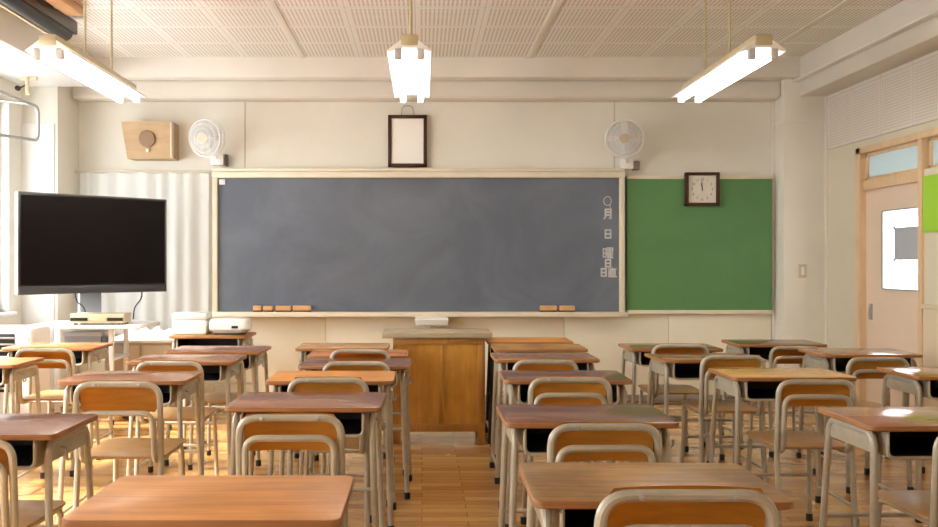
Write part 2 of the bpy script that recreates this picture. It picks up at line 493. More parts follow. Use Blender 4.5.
# ------------------------------------------------------------------ blackboards
Yb = 7.95
bx0, bx1, bz0, bz1 = PX(218, Yb), PX(619, Yb), PZ(310.5, Yb), PZ(178, Yb)
bb = thing('blackboard', 'wide slate grey blackboard in a cream frame on the front wall', 'blackboard', (0, Yb, 0))
bm = B(); box(bm, bx0-.01, bx1+.01, 0, .09, bz0-.01, bz1+.01); obj('writing_surface', bm, M_board, bb)
M_bframe = plain('cream_board_frame', (228, 219, 196), .4, 0, .06, 6)
bm = B()
box(bm, bx0-.045, bx0, -.03, .09, bz0-.02, bz1+.01, 0, .005); box(bm, bx1, bx1+.045, -.03, .09, bz0-.02, bz1+.01, 0, .005)
box(bm, bx0-.045, bx1+.045, -.045, .09, bz1, bz1+.055, 0, .006); box(bm, bx0-.045, bx1+.045, -.03, .09, bz1+.058, bz1+.085, 0, .005)
obj('board_frame', bm, M_bframe, bb)
bm = B(); box(bm, bx0-.05, bx1+.05, -.13, .09, bz0-.05, bz0-.012, 0, .006); box(bm, bx0-.05, bx1+.05, -.137, -.122, bz0-.05, bz0-.006, 0, .003)
obj('chalk_tray', bm, M_bframe, bb)
bm = B()
for i in range(9): box(bm, bx0+.35*i+.3, bx0+.35*i+.33, -.03, -.02, bz1+.02, bz1+.035)
obj('frame_clip', bm, M_alu, bb)
# written characters (strokes on a 10x10 grid)
ST = {
 'tsuki': [((2.2, 9.6), (2.2, 2.5)), ((2.2, 2.5), (1.0, .2)), ((2.2, 9.6), (8, 9.6)), ((8, 9.6), (8, .5)), ((8, .5), (6.6, 1)), ((2.2, 6.8), (8, 6.8)), ((2.2, 4), (8, 4))],
 'nichi': [((2, 9.5), (2, .5)), ((2, 9.5), (8, 9.5)), ((8, 9.5), (8, .5)), ((2, 5), (8, 5)), ((2, .7), (8, .7))],
 'you': [((.3, 9), (.3, 1)), ((.3, 9), (3, 9)), ((3, 9), (3, 1)), ((.3, 5), (3, 5)), ((.3, 1.2), (3, 1.2)),
         ((4, 9.8), (6.4, 9.8)), ((6.4, 9.8), (6.4, 6.6)), ((4, 8.3), (6.4, 8.3)), ((4, 6.7), (6.4, 6.7)), ((7.2, 9.8), (9.7, 9.8)), ((9.7, 9.8), (9.7, 6.6)), ((7.2, 8.3), (9.7, 8.3)), ((7.2, 6.7), (9.7, 6.7)),
         ((5.2, 6.2), (3.8, 3.6)), ((4.9, 4.8), (4.9, .2)), ((4.9, 4.9), (9.8, 4.9)), ((4.9, 3.4), (9.4, 3.4)), ((4.9, 1.9), (9.4, 1.9)), ((4.9, .4), (9.9, .4)), ((7.2, 6.1), (7.2, .4))],
 'choku': [((1, 8.8), (9, 8.8)), ((5, 10), (5, 7.4)), ((3, 7.4), (8, 7.4)), ((3, 7.4), (3, 2)), ((8, 7.4), (8, 2)), ((3, 5.6), (8, 5.6)), ((3, 3.8), (8, 3.8)), ((3, 2), (8, 2)), ((1.2, 7), (1.2, .4)), ((1.2, .4), (9.6, .4))],
}
def glyph(key, px, py, w, h, th=.015):
    bm = B()
    cx, cz = PX(px, Yb), PZ(py, Yb)
    for (a, b_) in ST[key]:
        p = Vector((cx+(a[0]/10-.5)*w, -.0015, cz+(a[1]/10-.5)*h)); q = Vector((cx+(b_[0]/10-.5)*w, -.0015, cz+(b_[1]/10-.5)*h))
        d = (q-p).normalized(); n = Vector((-d.z, 0, d.x))*th*.5
        p -= d*th*.4; q += d*th*.4
        vs = [bm.verts.new(c+Vector((0, yy, 0))) for yy in (-.0012, .002) for c in (p+n, q+n, q-n, p-n)]
        for f in ((0, 1, 2, 3), (7, 6, 5, 4), (0, 4, 5, 1), (1, 5, 6, 2), (2, 6, 7, 3), (3, 7, 4, 0)): bm.faces.new([vs[i] for i in f])
    return obj('painted_character', bm, M_chalk, bb, 0)
glyph('tsuki', 608, 214, .085, .09); glyph('nichi', 608, 234, .08, .08); glyph('you', 608, 253, .09, .095, .011)
glyph('nichi', 608, 263.3, .072, .072); glyph('nichi', 603.7, 272.5, .07, .075); glyph('choku', 612.3, 272.5, .08, .082, .011)
bm = B()
c = Vector((PX(607.5, Yb), -.001, PZ(201, Yb)))
tube(bm, [c+Vector((.034*math.cos(2*PI*i/18), 0, .04*math.sin(2*PI*i/18))) for i in range(18)], .003, 5, closed=True)
tube(bm, [c+Vector((.022, 0, -.03)), c+Vector((.028, 0, -.1))], .003, 5)
obj('chalk_mark', bm, M_chalk, bb)
# magnet
bm = B(); box(bm, -.028, .028, -.012, 0, -.024, .024, 0, .003)
o = obj('magnet', bm, M_white); o.location = (PX(222.2, Yb), Yb, PZ(182, Yb)); tag(o, 'small white square magnet in the top left corner of the blackboard', 'magnet')
# green pin board
gx0, gx1 = PX(627, 7.98), PX(772, 7.98)
gz0, gz1 = PZ(310, 7.98), PZ(179, 7.98)
gb = thing('pin_board', 'green felt pin board to the right of the blackboard', 'pin board', (0, 7.98, 0))
bm = B(); box(bm, gx0, gx1, 0, .06, gz0, gz1); obj('felt_panel', bm, M_green, gb)
bm = B(); box(bm, gx0, gx1, -.012, .06, gz1, gz1+.03, 0, .004); obj('top_strip', bm, M_bframe, gb)
bm = B(); box(bm, gx0, gx1, -.02, .06, gz0-.035, gz0, 0, .004); obj('bottom_strip', bm, M_bframe, gb)
# erasers on the chalk tray
er = [(253.4, 262, 'blackboard eraser with pale wooden back, leftmost on the chalk tray'),
      (263.5, 273, 'small wooden blackboard eraser, second from the left on the chalk tray'),
      (276, 291.3, 'wooden blackboard eraser, third from the left on the chalk tray'),
      (293, 311, 'longest wooden blackboard eraser, right end of the left row on the tray'),
      (540, 556.5, 'wooden blackboard eraser at the right part of tray, left one of two'),
      (559, 574.5, 'wooden blackboard eraser at the right part of tray, right one of two')]
M_erw = wood('eraser_wood', (226, 178, 122), .5, .12)
M_felt = plain('eraser_felt', (70, 54, 48), .9)
yt = 7.86; zt = bz0-.012
for i, (a, b_, lb) in enumerate(er):
    w = PX(b_, yt)-PX(a, yt)
    t = thing('blackboard_eraser', lb, 'eraser', ((PX(a, yt)+PX(b_, yt))/2, yt, zt), 0, 'blackboard erasers on the chalk tray')
    bm = B(); box(bm, -w/2, w/2, -.025, .025, 0, .017, 0, .003); obj('felt_pad', bm, M_felt, t)
    bm = B(); box(bm, -w/2, w/2, -.025, .025, .017, .06, 0, .005); obj('wooden_back', bm, M_erw, t)
# pale box under tray
cb = thing('eraser_cleaner', 'small pale grey box fixed under the middle of the chalk tray', 'box', ((PX(415, 7.85)+PX(448, 7.85))/2, 7.86, bz0-.05))
bm = B(); box(bm, -.145, .145, -.07, .16, -.075, 0, 0, .01, 3); obj('casing', bm, plain('pale_grey_plastic', (214, 216, 212), .4), cb)
bm = B(); box(bm, -.15, .15, -.078, -.06, -.03, -.018, 0, .003); obj('lip', bm, M_white, cb)
bm = B(); tube(bm, [(0, .02, -.075), (0, .02, -.12)], .008, 8); obj('outlet_pipe', bm, M_alu, cb)

# ------------------------------------------------------------------ wall things
# picture frame
yf = 8.0
fx0, fx1, fz0, fz1 = PX(388, yf), PX(427, yf), PZ(167, yf), PZ(115, yf)
pf = thing('picture_frame', 'dark brown picture frame with blank white sheet above the blackboard', 'picture frame', ((fx0+fx1)/2, yf, fz0))
w = (fx1-fx0)/2; h = fz1-fz0
bm = B()
for a in ((-w, -w+.032, 0, h), (w-.032, w, 0, h), (-w, w, 0, .032), (-w, w, h-.032, h)): box(bm, a[0], a[1], -.012, .02, a[2], a[3], 0, .004)
obj('frame', bm, M_brown, pf)
bm = B(); box(bm, -w+.02, w-.02, .0, .012, .02, h-.02); obj('sheet', bm, M_paper, pf)
bm = B(); tube(bm, fillet([(-.06, .01, h-.01), (-.045, .03, h+.09), (.045, .03, h+.09), (.06, .01, h-.01)], .04), .004, 6); obj('hanging_wire', bm, plain('wire', (170, 160, 140), .4, .5), pf)
# clock
yc = 7.95
cx0, cx1, cz0, cz1 = PX(685, yc), PX(719, yc), PZ(206, yc), PZ(172.5, yc)
ck = thing('wall_clock', 'square brown framed wall clock near the top of the green board', 'clock', ((cx0+cx1)/2, yc, (cz0+cz1)/2))
w = (cx1-cx0)/2; h = (cz1-cz0)/2
bm = B()
for a in ((-w, -w+.028, -h, h), (w-.028, w, -h, h), (-w, w, -h, -h+.028), (-w, w, h-.028, h)): box(bm, a[0], a[1], -.03, .03, a[2], a[3], 0, .006)
obj('frame', bm, M_brown, ck)
bm = B(); box(bm, -w+.02, w-.02, -.005, .02, -h+.02, h-.02); obj('clock_face', bm, plain('clock_face', (226, 220, 206), .5), ck)
dg = None
def numeral(txt, x, z, size):
    cu = bpy.data.curves.new('t', 'FONT'); cu.body = txt; cu.size = size; cu.extrude = .0005; cu.align_x = 'CENTER'; cu.align_y = 'CENTER'
    tmp = bpy.data.objects.new('t', cu); COL.objects.link(tmp)
    bpy.context.view_layer.update()
    me = bpy.data.meshes.new_from_object(tmp.evaluated_get(bpy.context.evaluated_depsgraph_get()))
    bpy.data.objects.remove(tmp); bpy.data.curves.remove(cu)
    me.materials.clear(); me.materials.append(plain('numeral_ink', (120, 108, 98), .6))
    o = bpy.data.objects.new('numeral', me); COL.objects.link(o); o.parent = ck
    o.location = (x, -.0062, z); o.rotation_euler = (PI/2, 0, 0)
for n in range(1, 13):
    a = PI/2 - n*PI/6
    numeral(str(n), .092*math.cos(a), .092*math.sin(a), .034)
def hand(ang, ln, wd, y, nm):
    bm = B(); d = Vector((math.sin(ang), 0, math.cos(ang))); n = Vector((d.z, 0, -d.x))*wd
    p = d*-.015; q = d*ln
    vs = [bm.verts.new(c+Vector((0, yy, 0))) for yy in (y, y-.002) for c in (p+n, q+n*.5, q-n*.5, p-n)]
    for f in ((0, 1, 2, 3), (7, 6, 5, 4), (0, 4, 5, 1), (1, 5, 6, 2), (2, 6, 7, 3), (3, 7, 4, 0)): bm.faces.new([vs[i] for i in f])
    obj(nm, bm, plain('clock_hand', (40, 36, 36), .5), ck, 0)
hand(math.radians(-10), .055, .005, -.008, 'hour_hand'); hand(math.radians(-4), .085, .0035, -.011, 'minute_hand')
# speaker
ys_ = 7.83
sx0, sx1, sz0, sz1 = PX(121.5, ys_), PX(172, ys_), PZ(158, ys_), PZ(121.5, ys_)
sp = thing('wall_speaker', 'light wood wall speaker box with round dark grille above the white curtain', 'speaker', ((sx0+sx1)/2, YB, sz0))
w = (sx1-sx0)/2; h = sz1-sz0
bm = B()
vs = [bm.verts.new(c) for c in ((-w+.035, -.17, 0), (w-.0, -.17, 0), (w, -.23, h), (-w, -.23, h), (-w+.05, 0, 0.0), (w+.0, 0, 0.0), (w, 0, h), (-w, 0, h))]
for f in ((0, 1, 2, 3), (5, 4, 7, 6), (4, 0, 3, 7), (1, 5, 6, 2), (3, 2, 6, 7), (4, 5, 1, 0)): bm.faces.new([vs[i] for i in f])
obj('cabinet', bm, wood('speaker_wood', (192, 164, 126), .5, .1, (2, 20, 20)), sp, 0)
Mx = Matrix.Translation((0, -.213, h*.53)) @ Matrix.Rotation(math.radians(90)+math.atan2(.06, h), 4, 'X')
bm = B(); lathe(bm, [(.072, -.012), (.075, 0), (.07, .008), (.05, .010), (.02, .011)], 28, 0, Mx); obj('grille', bm, plain('speaker_grille', (140, 112, 84), .6), sp)
bm = B(); box(bm, -.014, .014, -.205, -.18, h*.17, h*.26, 0, .003); obj('badge', bm, M_white, sp)
bm = B(); box(bm, w-.012, w+.002, -.235, -.165, .005, h-.005, 0, .002); obj('side_moulding', bm, plain('speaker_side', (218, 206, 184), .5), sp)

def fan(label, loc, yaw, tilt, stemx, basez, box_dark):
    t = thing('wall_fan', label, 'fan', (0, 0, 0), 0, 'white wall fans')
    c = Vector(loc)
    M = Matrix.Translation(c) @ Matrix.Rotation(yaw, 4, 'Z') @ Matrix.Rotation(PI/2+tilt, 4, 'X')   # local +z = facing -Y
    R = .165
    bm = B()
    def P(r, a, z): return M @ Vector((r*math.cos(a), r*math.sin(a), z))
    for r, z in ((R, 0), (R*.97, .035), (R*.97, -.035), (R*.75, .058), (R*.5, .068), (R*.28, .072), (R*.7, -.05), (R*.4, -.055)):
        tube(bm, [P(r, 2*PI*i/32, z) for i in range(32)], .0035 if r < R*.95 else .006, 5, closed=True)
    for i in range(36):
        a = 2*PI*i/36
        tube(bm, [P(R*.28, a, .072), P(R*.6, a, .066), P(R*.86, a, .05), P(R, a, 0), P(R*.86, a, -.045), P(R*.4, a, -.055)], .0022, 4)
    obj('guard', bm, M_white, t)
    bm = B(); lathe(bm, [(.005, .078), (.045, .076), (.046, .066)], 20, 0, M); obj('hub_badge', bm, plain('fan_badge', (190, 178, 150), .4), t)
    bm = B()
    for i in range(4):
        a0 = 2*PI*i/4
        rows = []
        for j in range(7):
            aa = a0 + (j/6)*1.15
            zz = .028*(j/6-.5)
            rows.append([bm.verts.new(P(r, aa + (r-.03)*1.5, zz*(.4+r/.15))) for r in (.03, .06, .1, .135, .148)])
        for a_, b_ in zip(rows, rows[1:]):
            for q in range(4): bm.faces.new((a_[q], a_[q+1], b_[q+1], b_[q]))
    g = bmesh.ops.solidify(bm, geom=bm.faces[:], thickness=.002)
    obj('blades', bm, plain('fan_blade', (226, 228, 228), .3), t)
    bm = B(); lathe(bm, [(.03, .03), (.035, 0), (.05, -.05), (.052, -.12), (.04, -.15), (.01, -.155)], 20, 0, M); obj('motor_housing', bm, M_white, t)
    b0 = M @ Vector((0, 0, -.11))
    bm = B(); tube(bm, fillet([b0, (b0.x, b0.y, basez+.09), (stemx, 7.95, basez+.02), (stemx, 7.99, basez)], .03), .014, 8); obj('stem', bm, M_white, t)
    bm = B(); box(bm, stemx-.06, stemx+.06, 7.96, YB, basez-.05, basez+.05, 0, .008); obj('wall_bracket', bm, M_white, t)
    bm = B(); dx = .075; box(bm, stemx+dx-.01, stemx+dx+(.045 if box_dark else .01), 7.97, YB, basez-.055, basez+.02 if box_dark else basez+.05, 0, .004)
    obj('switch_box', bm, plain('fan_switch', (128, 118, 98) if box_dark else (90, 84, 76), .5), t)
    bm = B(); tube(bm, [(stemx+.02, 7.955, basez-.04), (stemx+.02, 7.953, basez-.10)], .003, 5); obj('pull_cord', bm, M_white, t)
    return t
fan('white wall fan at the upper left of the blackboard beside the speaker', (PX(207, 7.72), 7.72, PZ(138, 7.72)), math.radians(-22), math.radians(8), PX(218, 8.0), PZ(160, 8.0), False)
fan('white wall fan above the join of blackboard and green board', (PX(624, 7.72), 7.72, PZ(139, 7.72)), math.radians(-8), math.radians(4), PX(626, 8.0), PZ(166, 8.0)+.02, True)
# light switch
ls = thing('light_switch', 'small beige light switch on the column right of the green board', 'light switch', (PX(802, 7.83), 7.822, PZ(271, 7.83)))
bm = B(); box(bm, -.035, .035, -.008, .008, -.06, .06, 0, .006); obj('switch_plate', bm, plain('switch_plate', (206, 192, 166), .4), ls)
bm = B(); box(bm, -.014, .014, -.016, -.006, -.035, .035, 0, .004); obj('rocker', bm, M_white, ls)

# ------------------------------------------------------------------ left corner
# curtain on the back wall
M_curt = plain('white_curtain_cloth', (250, 250, 247), .8)
cu = thing('curtain', 'white curtain hanging on the front wall behind the television', 'curtain', (0, 7.93, 0))
bm = B()
x0c, x1c = -3.08, -1.92; N = 150
top, bot = PZ(173, 7.93), .62
rows = []
for j in range(12):
    z = top + (bot-top)*j/11
    rows.append([])
    for i in range(N+1):
        u = i/N
        amp = .008+.010*(j/11)
        y = amp*math.sin(u*48+1.2*math.sin(u*9)) + .6*amp*math.sin(u*21+j*.15)
        rows[-1].append(bm.verts.new((x0c+(x1c-x0c)*u, y, z+.008*math.sin(u*30)*(j == 0))))
for a, b_ in zip(rows, rows[1:]):
    for i in range(N): bm.faces.new((a[i], a[i+1], b_[i+1], b_[i]))
bmesh.ops.solidify(bm, geom=bm.faces[:], thickness=.003)
obj('cloth', bm, M_curt, cu, 60)
bm = B(); tube(bm, [(-3.135, .02, top+.015), (-1.90, .02, top+.015)], .009, 8); obj('curtain_rod', bm, plain('rod', (206, 196, 180), .4), cu)

# TV
A = Vector((PX(18, 6.5), 6.5)); C_ = Vector((PX(166, 7.36), 7.36))
d = (C_-A); tw = d.length; ang = math.atan2(d.y, d.x); mid = (A+C_)/2
tv = thing('television', 'large black flat screen television angled in the front left corner', 'television', (mid.x, mid.y, 1.02), ang)
th_ = .765
bm = B(); box(bm, -tw/2, tw/2, 0, .05, 0, th_, 0, .006); box(bm, -tw*.3, tw*.3, .05, .09, .1, .55, 0, .02); obj('casing', bm, M_black, tv)
bm = B(); box(bm, -tw/2+.02, tw/2-.02, -.002, .003, .075, th_-.02); obj('screen', bm, M_screen, tv, 0)
bm = B(); box(bm, -tw/2, tw/2, -.012, .03, 0, .065, 0, .008); obj('speaker_bar', bm, plain('tv_bar', (70, 72, 74), .35, .3), tv)
bm = B(); box(bm, -tw/2-.004, -tw/2+.008, -.004, .05, 0, th_, 0, .002); box(bm, tw/2-.008, tw/2+.004, -.004, .05, 0, th_, 0, .002); box(bm, -tw/2, tw/2, -.004, .05, th_-.008, th_+.004, 0, .002); obj('bezel', bm, plain('tv_bezel', (120, 122, 122), .3, .6), tv)
bm = B(); box(bm, -.09, .09, .10, .14, -.235, .2, 0, .006); obj('stand_neck', bm, M_grey, tv)
for xa_, xb_ in ((-.14, -.05), (.42, .36)):
    bm = B(); tube(bm, fillet([(xa_, .06, .1), (xa_, .07, -.06), (xb_, .08, -.12), (xb_, .10, -.225)], .06), .006, 6); obj('cable', bm, M_black, tv)
# TV stand
st = thing('tv_stand', 'white metal stand with shelves below the television', 'stand', (-2.58, 7.0, 0))
bm = B(); box(bm, -.42, .44, -.32, .2, .755, .785, 0, .005); obj('top_shelf', bm, M_white, st)
bm = B(); box(bm, -.40, .2, -.18, .18, .50, .52, 0, .004); obj('lower_shelf', bm, M_white, st)
for x in (-.39, .17):
    for y in (-.17, .17):
        bm = B(); box(bm, x-.018, x+.018, y-.018, y+.018, .04, .756, 0, .004); l = obj('leg', bm, M_white, st)
        bm = B(); lathe(bm, [(.02, 0), (.022, .02), (.02, .042)], 12, 0, Matrix.Translation((x, y, 0))); obj('caster', bm, M_rubber, l)
bx = thing('video_player', 'beige disc player lying on the shelf below the television', 'player', (PX(101, 6.80), 6.80, .7855), math.radians(0))
bm = B(); box(bm, -.205, .205, -.09, .09, .012, .085, 0, .004); obj('casing', bm, plain('player_beige', (214, 198, 166), .4, .1), bx)
bm = B(); box(bm, -.2, -.07, -.094, -.08, .03, .055); box(bm, .08, .2, -.094, -.08, .03, .055); obj('front_panel', bm, M_black, bx)
bm = B(); box(bm, -.06, .07, -.096, -.08, .028, .056, 0, .003); obj('disc_tray', bm, plain('tray_gold', (226, 206, 160), .3), bx)
bm = B()
for x in (-.17, .17):
    for y in (-.06, .07): box(bm, x-.015, x+.015, y-.015, y+.015, 0, .013)
obj('foot', bm, M_rubber, bx)
gbx = thing('storage_box', 'blue grey box on the lower shelf of the television stand', 'box', (-2.62, 6.98, .521))
bm = B(); box(bm, -.17, .12, -.12, .12, 0, .19, 0, .01); obj('body', bm, M_grey, gbx)
bm = B(); box(bm, -.175, .125, -.125, .125, .165, .2, 0, .006); obj('lid', bm, plain('box_lid', (190, 198, 208), .5), gbx)
bm = B(); box(bm, .13, .17, -.124, -.05, .02, .16, 0, .004); obj('clasp', bm, plain('slate_plastic', (92, 98, 108), .5), gbx)
# low beige cabinet
cab = thing('low_cabinet', 'low beige cabinet under the curtain beside the television stand', 'cabinet', (-2.0, 7.42, 0))
bm = B(); box(bm, -.62, -.02, -.16, .3, .03, .60, 0, .005); obj('body', bm, M_beige, cab)
bm = B(); box(bm, -.63, -.01, -.18, .31, .60, .625, 0, .005); obj('cabinet_top', bm, plain('cabinet_top_white', (232, 230, 226), .4), cab)
for x0_, x1_, hx_ in ((-.605, -.325, -.36), (-.315, -.035, -.28)):
    bm = B(); box(bm, x0_, x1_, -.176, -.16, .06, .58, 0, .003); dd = obj('door', bm, M_beige, cab)
    bm = B(); box(bm, hx_-.012, hx_+.012, -.186, -.174, .36, .44, 0, .004); obj('handle', bm, M_rubber, dd)
# folded cloth on the cabinet
bm = B()
N1, N2 = 26, 12
rows = []
for j in range(N2+1):
    rows.append([])
    for i in range(N1+1):
        u, v = i/N1*2-1, j/N2*2-1
        e = max(0, 1-u**4)*max(0, 1-v**4)
        z = e*(.065+.018*math.sin(i*1.1+j*.4)+.012*math.sin(j*1.9-i*.5))
        rows[-1].append(bm.verts.new((u*.26, v*.13, z)))
for a, b_ in zip(rows, rows[1:]):
    for i in range(N1): bm.faces.new((a[i], a[i+1], b_[i+1], b_[i]))
bd = [e for e in bm.edges if e.is_boundary]
bmesh.ops.holes_fill(bm, edges=bd, sides=0)
o = obj('folded_cloth', bm, plain('white_cloth', (236, 232, 230), .85, 0, .1, 20), None, 60); o.location = (-2.31, 7.47, .6255)
tag(o, 'crumpled white cloth lying on the low beige cabinet', 'cloth')
# fan heater at far left
ht = thing('heater', 'white heater with black slats at the left wall', 'heater', (-2.99, 6.30, 0))
bm = B(); box(bm, -.22, .25, -.12, .2, .02, .80, 0, .02, 3); obj('casing', bm, M_white, ht)
bm = B(); box(bm, -.2, .13, -.124, -.10, .35, .76, 0, .004); obj('vent_panel', bm, M_dark, ht)
for i in range(9):
    bm = B(); box(bm, -.2, .13, -.137, -.118, .37+i*.044, .384+i*.044, 0, .003); obj('slat', bm, M_alu, ht)
bm = B(); box(bm, .16, .23, -.128, -.11, .55, .74, 0, .004); obj('control_panel', bm, plain('control_grey', (196, 198, 200), .4), ht)
# pipe loop by the left window
pr = thing('window_vent_sash', 'grey metal frame of an opened vent window at upper left', 'window sash', (0, 0, 0))
Yq = 7.35
bm = B(); tube(bm, fillet([(-3.22, 5.2, 2.57), (-3.205, Yq, 2.56), (-3.205, Yq, 2.28), (-3.20, 5.2, 2.12)], .07), .013, 10); obj('sash_tube', bm, M_alu, pr)
for y, z in ((5.6, 2.57), (7.2, 2.56)):
    bm = B(); tube(bm, [(-3.22, y, z), (XL-.01, y, z+.03)], .009, 8); obj('arm', bm, M_alu, pr)
hk = thing('wall_hook', 'small cream bracket with a hook on the left wall top', 'bracket', (-3.22, 7.2, 2.70))
bm = B(); box(bm, -.06, .07, -.02, .02, .05, .085, 0, .005); obj('plate', bm, plain('cream_metal', (226, 214, 186), .4), hk)
bm = B(); tube(bm, [(.0, -.02, .07), (.0, -.025, -.02), (.01, -.03, -.07)], .018, 8); obj('hook_stem', bm, plain('cream_metal2', (222, 206, 172), .4), hk)
bm = B(); lathe(bm, [(.008, 0), (.02, .005), (.02, .03), (.008, .035)], 12, 0, Matrix.Translation((-.07, -.02, -.02)) @ Matrix.Rotation(PI/2, 4, 'X')); tube(bm, [(-.07, -.02, -.02), (0, -.02, .02)], .006, 6); obj('wing_nut', bm, M_rubber, hk)
# rolled screen under ceiling at left
rs = thing('rolled_screen', 'long black rolled up screen below the ceiling at upper left', 'screen', (-2.63, 0, 0))
bm = B(); tube(bm, [(0, 1.0, 2.95), (0, 6.48, 2.95)], .06, 16); obj('screen_roll', bm, M_black, rs)
bm = B(); box(bm, .045, .075, .95, 6.53, 2.95, 3.045, 0, .004); obj('housing_edge', bm, plain('dark_housing', (64, 52, 46), .4), rs)
bm = B(); box(bm, .12, .24, 1.0, 6.22, 3.0, 3.069, 0, .01); obj('wooden_batten', bm, wood('batten_wood', (212, 164, 112), .45, .2, (30, 2, 30)), rs)
bm = B(); box(bm, -.1, .26, 1.2, 1.24, 3.03, 3.069); box(bm, -.1, .13, 6.1, 6.14, 3.03, 3.069); obj('ceiling_bracket', bm, M_alu, rs)
bm = B(); box(bm, -.10, -.075, .95, 6.53, 2.915, 3.06, 0, .004); obj('back_rail', bm, plain('cream_rail', (218, 200, 172), .5), rs)

# ------------------------------------------------------------------ fluorescent lamps
def lamp(label, x):
    t = thing('fluorescent_lamp', label, 'ceiling lamp', (x, 5.52, 0), 0, 'hanging fluorescent lamps')
    L = .68; zb = 2.39
    bm = B()
    pr_ = [(-.125, zb+.035), (-.045, zb+.095), (.045, zb+.095), (.125, zb+.035), (.12, zb+.028), (.04, zb+.05), (-.04, zb+.05), (-.12, zb+.028)]
    a = [bm.verts.new((p[0], -L, p[1])) for p in pr_]; b_ = [bm.verts.new((p[0], L, p[1])) for p in pr_]
    n = len(pr_)
    for i in range(n): bm.faces.new((a[i], a[(i+1) % n], b_[(i+1) % n], b_[i]))
    for q in ((0, 1, 6, 7), (1, 2, 5, 6), (2, 3, 4, 5)):
        bm.faces.new([a[i] for i in q]); bm.faces.new([b_[i] for i in reversed(q)])
    obj('reflector', bm, M_refl, t, 0)
    bm = B(); box(bm, -.05, .05, -L-.006, L+.006, zb+.06, zb+.125, 0, .012); obj('housing', bm, M_lampmetal, t)
    for s in (-1, 1):
        bm = B(); tube(bm, [(s*.062, -L+.03, zb+.012), (s*.062, L-.03, zb+.012)], .0165, 12); obj('fluorescent_tube', bm, M_tube, t)
        for e in (-1, 1):
            bm = B(); box(bm, s*.062-.022, s*.062+.022, e*(L-.018)-.018, e*(L-.018)+.018, zb-.012, zb+.055, 0, .008); obj('lamp_holder', bm, M_socket, t)
    for y in (-.14, .32):
        bm = B(); tube(bm, [(0, y, zb+.12), (0, y, ZC-.02)], .0075, 8); rd = obj('suspension_rod', bm, M_lampmetal, t)
        bm = B(); lathe(bm, [(.012, ZC-.045), (.035, ZC-.02), (.04, ZC)], 16, 0, Matrix.Translation((0, y, 0))); obj('ceiling_cup', bm, M_white, rd)
lamp('lit fluorescent lamp hanging at the left near the television', -2.06)
lamp('lit fluorescent lamp hanging in the middle before the picture frame', -.07)
lamp('lit fluorescent lamp hanging at the right over the door side', 1.88)

# ------------------------------------------------------------------ lectern
Yp = 6.11
lx0, lx1 = PX(393, Yp), PX(485, Yp)
lc = thing('lectern', 'wooden teacher lectern with grey top in front of the blackboard', 'lectern', ((lx0+lx1)/2, Yp, 0))
w = (lx1-lx0)/2
M_lw = wood('lectern_panel', (208, 152, 68), .38, .22, (14, 14, 1.6), .2)
M_lf = wood('lectern_stile', (192, 138, 68), .4, .2, (20, 20, 2), .2)
M_lt = wood('lectern_top', (178, 164, 136), .4, .15, (2, 25, 25), .12)
zT = PZ(332.3, Yp); 
bm = B(); box(bm, -w-.075, w+.05, -.03, .37, zT-.04, zT, 0, .005); obj('top', bm, M_lt, lc)
bm = B(); box(bm, -w+.01, w-.01, .012, .34, .1, zT-.04); obj('front_panel', bm, M_lw, lc, 0)
bm = B()
box(bm, -w, -w+.05, 0, .03, .09, zT-.04, 0, .003); box(bm, w-.05, w, 0, .03, .09, zT-.04, 0, .003); box(bm, .0, .03, .004, .03, .09, zT-.04, 0, .003)
box(bm, -w, w, -.001, .03, zT-.085, zT-.04, 0, .003); box(bm, -w, w, -.001, .03, .085, .14, 0, .003)
box(bm, -w, -w+.012, 0, .345, .09, zT-.04, 0, .002); box(bm, w-.012, w, 0, .345, .09, zT-.04, 0, .002)
obj('frame', bm, M_lf, lc)
for x in (-w+.025, w-.025):
    for y in (.025, .315):
        bm = B(); box(bm, x-.025, x+.025, y-.025, y+.025, 0, .1, 0, .004); obj('leg', bm, M_lf, lc)

